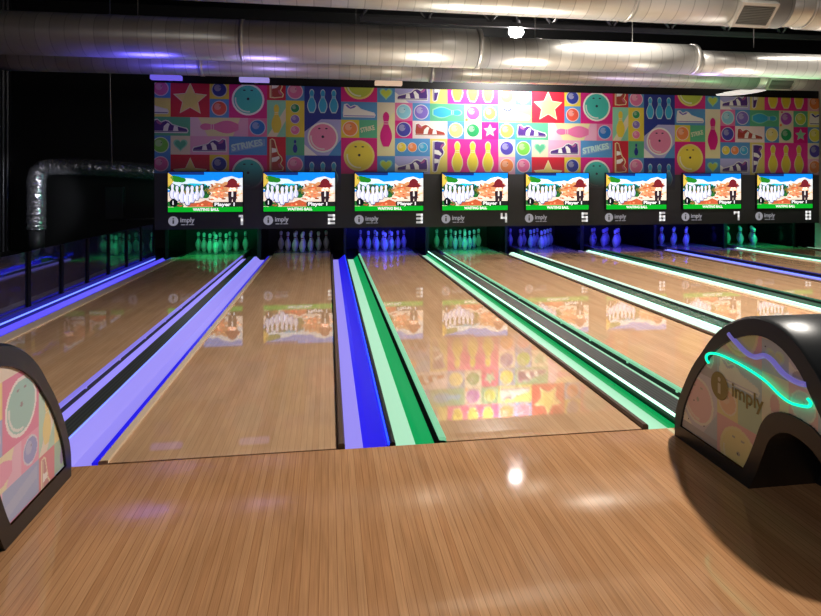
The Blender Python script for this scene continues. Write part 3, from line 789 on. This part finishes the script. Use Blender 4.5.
def hood_shell(w):
    """black body: curved outer skin, arched tunnel, raised rims on both sides"""
    bm = bmesh.new(); h = w/2
    n = 64
    O = resample(HOc, n); I = resample(HIc, n)
    PO_ = resample(POc, n); PI2 = resample(PIc, n)
    def ring(P, x): return [bm.verts.new((x, y-YC, z)) for y, z in P]
    def strip(Aa, Bb, sm=True):
        for i in range(n-1):
            f = bm.faces.new((Aa[i], Aa[i+1], Bb[i+1], Bb[i])); f.smooth = sm
    e = 0.012
    # rounded outer edge
    C0 = (sum(y for y,_ in O)/n, 0.2)
    def inset(P, t): return [(y+(C0[0]-y)*t, max(0.0, z+(C0[1]-z)*t) if z > 0.001 else 0.0) for y, z in P]
    Lr = ring(O, -h+e); Rr = ring(O, h-e); strip(Lr, Rr)
    for s, R0 in ((-1, Lr), (1, Rr)):
        E = ring(inset(O, 0.02), s*h); strip(R0, E)
        E2 = ring(inset(O, 0.02), s*h)
        PR = ring(PO_, s*h); strip(E2, PR, False)                  # outer rim face
        PRi = ring(PO_, s*(h-0.012)); strip(PR, PRi, False)
        IR = ring(I, s*h); PIr = ring(PI2, s*h); strip(IR, PIr, False)  # arch rim face
        PIi = ring(PI2, s*(h-0.012)); strip(PIr, PIi, False)
        # foot strips joining rims at the floor, front and back
        for (a, b, c, d) in ((E2[0], PR[0], PIr[0], IR[0]), (E2[-1], PR[-1], PIr[-1], IR[-1])):
            bm.faces.new((a, b, c, d))
    T0 = ring(I, -h); T1 = ring(I, h); strip(T0, T1)
    # inner partition so the tunnel stays dark, and the panel backing
    for s in (-1, 1):
        q = ring(PO_, s*(h-0.014)); q2 = ring(PI2, s*(h-0.014)); strip(q, q2, False)
    bmesh.ops.recalc_face_normals(bm, faces=bm.faces)
    # the dark inside wall of the tunnel
    vs = [bm.verts.new((h*0.86, y-YC, z)) for y, z in I]; bm.faces.new(vs)
    return from_bm('hood_shell', bm, M['hood'])
MURAL = Art(); MURAL.items = [q for q in ART_FULL if q[2] == int(q[2])]
def print_panel(sx, w, ox, oz, sc, mixc, amt, flip):
    """fine printed sheet inside the rim on side sx"""
    bm = bmesh.new(); cl = bm.loops.layers.float_color.new('Col'); st = 0.0042
    y = 1.58
    while y < 2.52:
        z = 0.05
        while z < 0.64:
            yc, zc = y+st/2, z+st/2
            if pip(POc, yc, zc) and not pip(PIc, yc, zc):
                u = (2.5-yc) if flip else (yc-1.5)
                c = MURAL.sample(ox+u*sc, oz+(zc-0.05)*sc) or C['cream']
                c = mix(c, mixc, amt)
                X = sx*(w/2-0.009)
                f = bm.faces.new([bm.verts.new((X, a-YC, b)) for a, b in ((y,z),(y+st,z),(y+st,z+st),(y,z+st))])
                for lp in f.loops: lp[cl] = (*c, 1)
            z += st
        y += st
    bmesh.ops.remove_doubles(bm, verts=bm.verts, dist=0.0005)
    bmesh.ops.recalc_face_normals(bm, faces=bm.faces)
    return from_bm('side_panel', bm, M['print'])
W_H = 0.32
# right hood
xr = 1.645 + W_H/2
hr = empty('ball_return', (xr, YC, 0), 'black arched ball return hood at right with green rope light on its printed side', 'ball return', 'ball return hoods')
hood_shell(W_H).parent = hr
print_panel(-1, W_H, -0.378, 1.58, 2.35, rgb(214,204,172), 0.62, True).parent = hr
XL = -W_H/2
gr = [(2.285,.425),(2.30,.437),(2.298,.455),(2.27,.472),(2.21,.482),(2.11,.480),(2.02,.47),(1.95,.455),(1.89,.43),(1.84,.42),(1.79,.427),(1.76,.437),(1.752,.452),(1.765,.462)]
tube('rope_light', [(XL-0.004, p.x-YC, p.y) for p in smooth_curve([(a,b,0) for a,b in gr], 5)], 0.0052, M['rope_g'], hr, 8)
bl = [(2.165,.585),(2.14,.568),(2.07,.535),(2.02,.53),(1.97,.55),(1.93,.542),(1.88,.512),(1.82,.50),(1.775,.507)]
tube('wave_tube', [(XL+0.002, p.x-YC, p.y) for p in smooth_curve([(a,b,0) for a,b in bl], 5)], 0.010, M['rope_lav'], hr, 8)
A = logo_art(0, 0, 0.118, rgb(132,116,56), rgb(190,180,150), False, 1.62)
A.mesh('logo', lambda x, z, l: (XL+0.0065-l, 2.285-x*0.92-YC, 0.285+z), M['print'], hr)
for y, z in ((2.40,.22),(2.05,.33),(1.87,.415),(2.33,.13),(2.12,.105),(1.97,.585),(2.44,.12)):
    bm = bmesh.new(); bmesh.ops.create_circle(bm, cap_ends=True, radius=0.0035, segments=8)
    bmesh.ops.rotate(bm, verts=bm.verts, cent=(0,0,0), matrix=Matrix.Rotation(PI/2, 3, 'Y'))
    bmesh.ops.translate(bm, verts=bm.verts, vec=(XL+0.0055, y-YC, z)); from_bm('screw', bm, M['black'], hr)
# left hood
xl = -1.05 - W_H/2
hl = empty('ball_return', (xl, YC, 0), 'black arched ball return hood at the left edge with pastel printed side', 'ball return', 'ball return hoods')
s2 = hood_shell(W_H); s2.parent = hl
print_panel(1, W_H, -2.975, 1.65, 2.5, rgb(236,206,206), 0.42, False).parent = hl

# ------------------------------------------------------------------ ceiling ducts
def duct_seg(name, x0, x1, r, m, parent, y=0, z=0, seam=0.16, ring=0.0012, n=48):
    bm = bmesh.new(); prof = [(x0, r*0.9), (x0+0.001, r)]
    k = max(1, int((x1-x0)/0.8)); prof += [(x0+(x1-x0)*i/k, r) for i in range(1, k)]
    prof += [(x1-0.001, r), (x1, r*0.9)]
    rings = [[bm.verts.new((a, y+b*math.cos(2*PI*k/n), z+b*math.sin(2*PI*k/n))) for k in range(n)] for a, b in prof]
    for P, Q in zip(rings, rings[1:]):
        for k in range(n):
            f = bm.faces.new((P[k], P[(k+1)%n], Q[(k+1)%n], Q[k])); f.smooth = (P is not rings[0] and Q is not rings[-1])
    bm.faces.new(rings[0]); bm.faces.new(rings[-1][::-1])
    bmesh.ops.recalc_face_normals(bm, faces=bm.faces)
    return from_bm(name, bm, m, parent)
def vent(parent, x0, x1, y, zc, r, ang, hgt, nsl):
    """saddle register on the duct's lower front: tilt ang below the horizontal"""
    c, s = math.cos(ang), math.sin(ang)
    def loc(b, parent_name, m):
        bmesh.ops.rotate(b, verts=b.verts, cent=(0,0,0), matrix=Matrix.Rotation(ang, 3, 'X'))
        bmesh.ops.translate(b, verts=b.verts, vec=(0, y, zc)); return from_bm(parent_name, b, m, parent)
    bm = bmesh.new(); f = 0.03; d0, d1 = -r-0.03, -r*0.80
    for q in ((x0,x0+f,-hgt/2,hgt/2),(x1-f,x1,-hgt/2,hgt/2),(x0+f,x1-f,-hgt/2,-hgt/2+f),(x0+f,x1-f,hgt/2-f,hgt/2)): add_box(bm, q[0], q[1], d0, d1, q[2], q[3])
    loc(bm, 'vent_frame', M['galv'])
    bm = bmesh.new(); add_box(bm, x0+f, x1-f, d0+0.02, d1, -hgt/2+f, hgt/2-f)
    for i in range(nsl):
        z = -hgt/2+f+(hgt-2*f)*(i+.5)/nsl
        add_box(bm, x0+f, x1-f, d0+0.006, d0+0.02, z-0.005, z+0.005)
    loc(bm, 'vent_grille', M['grille'])
def hanger(parent, x, y, z0, z1, name='hanger_wire'):
    tube(name, [(x, y, z0), (x+0.01, y, z1)], 0.006, M['wire'], parent, 6)

# back duct (A)
dA = empty('ceiling_duct', (0, 8.95, 3.05), 'thin silver air duct directly above the mural, lowest of the ceiling ducts', 'duct', 'silver ceiling ducts')
duct_seg('duct_section', -5.0, 1.62, 0.205, M['duct'], dA); duct_seg('duct_section', 1.60, 7.25, 0.20, M['duct'], dA); duct_seg('duct_section', 7.25, 9.6, 0.19, M['duct'], dA)
duct_seg('collar', 1.585, 1.64, 0.215, M['duct'], dA, seam=0.2); duct_seg('collar', -1.90, -1.84, 0.213, M['duct'], dA, seam=0.2)
vent(dA, 7.40, 7.90, 0, 0, 0.20, 0.62, 0.22, 2)
# middle duct (B)
dB = empty('ceiling_duct', (0, 7.4, 3.01), 'thick silver air duct across the ceiling, middle one with stepped joints', 'duct', 'silver ceiling ducts')
duct_seg('duct_section', -5.0, 1.97, 0.255, M['duct'], dB); duct_seg('duct_section', 1.95, 5.05, 0.205, M['duct'], dB, 0, -0.045); duct_seg('duct_section', 5.05, 9.6, 0.175, M['duct'], dB, 0, -0.09)
duct_seg('collar', 1.92, 1.985, 0.262, M['duct'], dB, seam=0.2); duct_seg('collar', 5.02, 5.07, 0.215, M['duct'], dB, 0, -0.045, seam=0.2); duct_seg('collar', -1.08, -1.03, 0.262, M['duct'], dB, seam=0.2)
for x in (-2.3, 0.35, 2.75, 4.15, 6.0): hanger(dB, x, -0.02, 0.15, 1.69)
# near duct (C)
dC = empty('ceiling_duct', (4.5, 5.6, 3.14), 'nearest silver air duct along the top edge, with a square vent', 'duct', 'silver ceiling ducts')
dC.rotation_euler = (0, 0, math.radians(0.8))
duct_seg('duct_section', -6.0, 0.36, 0.225, M['duct'], dC); duct_seg('duct_section', 0.36, 2.6, 0.205, M['duct'], dC, seam=0.4)
duct_seg('duct_section', 0.62, 3.4, 0.225, M['duct'], dC, seam=0.06)
duct_seg('collar', -1.45, -1.40, 0.232, M['duct'], dC, seam=0.2); duct_seg('collar', -0.22, -0.17, 0.232, M['duct'], dC, seam=0.2)
vent(dC, -0.30, 0.13, 0, 0, 0.225, 0.72, 0.27, 12)
for x in (-3.2, 0.5): hanger(dC, x, -0.02, 0.15, 1.53)

# roof truss seen between the ducts
tr = empty('roof_truss', (3.5, 9.0, 3.75), 'dark steel roof truss seen between the silver ducts', 'truss')
box('bottom_chord', -3.0, 5.5, -0.04, 0.04, 0.02, 0.09, M['dark'], tr); box('top_chord', -3.0, 5.5, -0.04, 0.04, 0.80, 0.88, M['dark'], tr)
for i in range(8):
    a = -3.0+i*1.05
    tube('brace', [(a, 0, 0.08), (a+0.52, 0, 0.82)], 0.022, M['dark'], tr, 6); tube('brace', [(a+0.52, 0, 0.82), (a+1.05, 0, 0.08)], 0.022, M['dark'], tr, 6)

# spotlight
sp = empty('spotlight', (3.10, 9.2, 3.75), 'glaring white ceiling spotlight hanging above the ducts', 'light')
bm = bmesh.new(); bmesh.ops.create_uvsphere(bm, u_segments=24, v_segments=14, radius=0.085, matrix=Matrix.Diagonal((1.5,1,1,1)))
for f in bm.faces: f.smooth = True
from_bm('bulb', bm, M['lamp_glow'], sp)
bm = bmesh.new(); add_tube(bm, [(0,0,0.06),(0,0,0.10),(0,0,0.2)], [0.11,0.09,0.06], 16); from_bm('housing', bm, M['dark'], sp)
tube('stem', [(0,0,0.2),(0,0,0.95)], 0.012, M['dark'], sp, 8)

# small light boxes along the top of the mural
boxes = [(-2.74,-2.28,'leftmost white light box on the mural top edge, blue light painted in'),(-1.40,-0.94,'white light box on the mural top edge above the teal ball'),(0.76,1.21,'white light box on the mural top edge above the yellow ball, peach tinted')]
for (a, b, n), bm_ in zip(boxes, ('box_b','box_l','box_p')):
    t = empty('light_box', ((a+b)/2, 9.42, 2.885), n, 'light box', 'light boxes over the mural')
    w = (b-a)/2
    box('case', -w, w, -0.06, 0.06, -0.035, 0.035, M[bm_], t, 0.008)
    box('bracket', -0.03, 0.03, 0.06, 0.27, -0.015, 0.015, M['dark'], t)
# curved reflector light
t = empty('reflector_light', (7.33, 9.3, 2.88), 'curved white reflector light beside the small duct vent, top right', 'light')
bm = bmesh.new(); n = 14; rr = []
for i in range(9):
    u = i/8; x = -0.44+0.88*u; zz = -0.045+0.10*u + 0.02*math.sin(PI*u)
    hh = 0.075*math.sin(PI*(0.12+0.76*u))+0.012
    rr.append([bm.verts.new((x, -0.10*math.cos(PI*k/n), zz-hh*math.sin(PI*k/n))) for k in range(n+1)])
for P, Q in zip(rr, rr[1:]):
    for k in range(n): f = bm.faces.new((P[k],P[k+1],Q[k+1],Q[k])); f.smooth = True
from_bm('reflector', bm, M['fixture_glow'], t)
box('bracket', -0.02, 0.02, 0.08, 0.39, -0.01, 0.02, M['dark'], t)

# ------------------------------------------------------------------ left side
rail = empty('glass_railing', (-2.78, 2.7, -0.02), 'low dark glass railing with black posts along the left of lane 1', 'railing')
rx, ry, rz = rail.location
box('base_rail', -0.03, 0.03, 0.0, 7.0, 0, 0.085, M['darkb'], rail)  # blue LED light on the rail is painted in as glow
prism_y('led_strip', [(0.031,0.036),(0.040,0.036),(0.040,0.048),(0.031,0.048)], 0.0, 6.95, M['led_b'], rail)
py = [-2.7+y for y in (3.25, 3.88, 4.51, 5.15, 5.80, 6.47, 7.12, 7.77, 8.43, 9.05, 9.68)]
for y in py: box('post', -0.02, 0.02, y-0.03, y+0.03, 0.085, 0.60, M['matte'], rail, 0.004)
for a, b in zip(py, py[1:]): box('glass_pane', -0.005, 0.005, a+0.031, b-0.031, 0.086, 0.60, M['glass'], rail)
wave = [(5.10,.30),(5.29,.36),(5.42,.41),(5.57,.445),(5.72,.45),(5.86,.44),(6.02,.47),(6.16,.475),(6.35,.45),(6.48,.41),(6.60,.405),(6.72,.43),(6.78,.44)]
o = tube('rope_light', [(-2.83, p.x+0.1, p.y) for p in smooth_curve([(a,b,0) for a,b in wave], 5)], 0.011, M['rope_b'], None, 8); tag(o, 'wavy blue rope light behind the dark glass railing', 'rope light')
# foil ducts
def foil(name, pts, r, label, part=False):
    P = smooth_curve(pts, 14); n = 26; bm = bmesh.new()
    pts2 = P; rad = []
    for i in range(len(pts2)): rad.append(r*(1+0.05*math.sin(i*2.4)+random.uniform(-.03,.03)))
    add_tube(bm, pts2, rad, n)
    for v in bm.verts: v.co += Vector((random.uniform(-1,1), random.uniform(-1,1), random.uniform(-1,1)))*0.010
    bmesh.ops.recalc_face_normals(bm, faces=bm.faces)
    return from_bm(name, bm, M['foil'])
fd = empty('foil_duct', (-5.22, 11.15, 0.1), 'crinkled silver foil duct bending down the dark left corner', 'duct')
f1 = foil('flexible_hose', [(-5.22,11.2,.40),(-5.22,11.2,.75),(-5.22,11.2,1.1),(-5.21,11.2,1.35),(-5.12,11.2,1.50),(-4.85,11.2,1.54),(-4.3,11.2,1.52),(-3.6,11.2,1.48),(-2.9,11.2,1.42)], 0.15, '')
f1.parent = fd; f1.location = -Vector(fd.location)
bm = bmesh.new(); add_tube(bm, [(0,0.05,0.30),(0,0.05,0.02),(0,0.05,-0.12)], [0.13,0.13,0.12], 20); from_bm('end_collar', bm, M['dark'], fd)
o = foil('foil_hose', [(-3.45,5.55,.10),(-3.30,5.85,.11),(-3.15,6.15,.11),(-3.02,6.40,.10)], 0.11, ''); tag(o, 'short crumpled foil hose lying on the floor behind the glass railing', 'hose')
o = box('electrical_box', -4.20, -3.87, 11.58, 11.70, 0.55, 1.17, M['dark'], None, 0.01); tag(o, 'dark grey electrical box on the black back wall, left of the mural', 'electrical box')
o = tube('conduit', [(-3.84,11.67,.53),(-3.4,11.67,.55),(-3.0,11.67,.56)], 0.02, M['wire'], None, 8); tag(o, 'thin pale conduit on the black back wall, right of the electrical box', 'conduit')
o = tube('conduit', [(-5.87,8.6,.52),(-5.87,11.2,.52)], 0.02, M['wire'], None, 8); tag(o, 'thin pale conduit along the corrugated left wall', 'conduit')
o = tube('rope', [(-3.30,9.3,4.70),(-3.30,9.3,2.9),(-3.27,9.3,1.50)], 0.010, M['wire'], None, 6); tag(o, 'thin grey rope hanging from the ceiling left of the mural', 'rope')
o = box('wall_column', 9.27, 9.45, 9.62, 9.80, -0.1, 3.2, M['galv']); tag(o, 'pale metal column at the right end of the mural', 'column')

# ------------------------------------------------------------------ lights
def light(kind, name, loc, power, color=(1,1,1), size=0.1, rot=None, **kw):
    l = bpy.data.lights.new(name, kind); l.energy = power; l.color = color
    if kind in ('POINT','SPOT'): l.shadow_soft_size = size
    if kind == 'AREA': l.size = size
    for k, v in kw.items(): setattr(l, k, v)
    o = bpy.data.objects.new(name, l); COL.objects.link(o); o.location = loc
    if rot: o.rotation_euler = rot
    return o
WARM = (1.0, 0.93, 0.84)
def aim(o, p): o.rotation_euler = (Vector(p)-o.location).to_track_quat('-Z','Y').to_euler()
def down(name, loc, power, cone, size, blend=0.35, tgt=None):
    o = light('SPOT', name, loc, power, WARM, size, spot_size=math.radians(cone), spot_blend=blend)
    if tgt: aim(o, tgt)
    return o
down('ceiling_lamp_near', (3.45, 3.45, 4.25), 1040, 126, 0.09)
down('ceiling_lamp_mid', (4.00, 6.55, 4.0), 430, 118, 0.07, 0.5)
down('ceiling_lamp_far_right', (7.5, 6.5, 4.2), 190, 120, 0.09, 0.5)
light('POINT', 'room_fill', (4.8, 4.9, 4.35), 32, WARM, 0.25)
o = light('AREA', 'fill_behind_camera', (-2.5, -1.2, 3.2), 42, (1.0,0.95,0.9), 2.0); aim(o, (1.5, 2.5, 0.3))
light('POINT', 'mural_lamp_second', (3.55, 9.15, 4.0), 70, WARM, 0.05)
o = light('SPOT', 'mural_spot', (3.05, 8.98, 3.60), 620, (1.0,0.97,0.93), 0.05, spot_size=math.radians(120), spot_blend=0.9); aim(o, (2.95, 9.75, 2.55))
for n, loc, p, c in (('blue_duct_fill', (-2.4, 7.9, 1.9), 15, (0.12,0.10,1.0)), ('lavender_duct_fill', (-0.9, 7.9, 1.9), 6, (0.45,0.35,1.0)),
                     ('green_duct_fill', (7.0, 7.9, 1.9), 12, (0.2,1.0,0.35)), ('violet_duct_fill', (5.2, 7.9, 1.9), 7, (0.5,0.35,1.0))):
    light('AREA', n, loc, p, c, 0.5, rot=(PI, 0, 0), spread=math.radians(100))  # unseen coloured fills, added to tint the ducts from below
o = light('SPOT', 'foil_fill', (-3.7, 9.7, 1.35), 60, (0.92,0.93,1.0), 0.05, spot_size=math.radians(46), spot_blend=0.6); aim(o, (-5.25, 11.2, 0.9))  # added spot without a fixture, brightens the foil duct
light('AREA', 'duct_bounce_fill', (2.3, 6.6, 0.9), 55, (1.0,0.93,0.82), 1.6, rot=(PI, 0, 0), spread=math.radians(110))  # unseen fill added for lane light bouncing up onto the ducts
light('AREA', 'duct_bounce_fill_right', (6.3, 6.6, 0.9), 45, (1.0,0.95,0.86), 1.6, rot=(PI, 0, 0), spread=math.radians(110))  # second added fill under the right part of the ducts
GR, BL = (0.01,1.0,0.33), (0.035,0.03,1.0)
cols = {1:(GR,7.5),2:((0.7,0.62,0.75),1.1),3:(BL,19),4:(GR,7.5),5:(BL,12),6:(BL,14),7:(BL,14),8:(GR,7.5)}
for k, (c, p) in cols.items():
    o = light('AREA', 'pit_light', (lane_c(k)-0.05, 9.80, 0.62), p, c, 0.7, shape='RECTANGLE', size_y=0.08); aim(o, (lane_c(k)-0.05, 10.6, 0.15))

w = bpy.data.worlds.new('dim_room'); SC.world = w; w.use_nodes = True
w.node_tree.nodes['Background'].inputs['Color'].default_value = (0.5, 0.52, 0.6, 1); w.node_tree.nodes['Background'].inputs['Strength'].default_value = 0.035

# ------------------------------------------------------------------ camera
cam = bpy.data.cameras.new('camera'); cam.sensor_width = 36; cam.lens = 572.5/821*36
cam.shift_y = -(308-185.24)/821; cam.clip_start = 0.05
co = bpy.data.objects.new('camera', cam); COL.objects.link(co); co.location = (0, 0, 1.2)
co.rotation_euler = (PI/2, 0, -math.radians(8.173)); SC.camera = co
SC.view_settings.view_transform = 'Standard'; SC.view_settings.look = 'None'
SC.view_settings.exposure = 0; SC.view_settings.gamma = 1
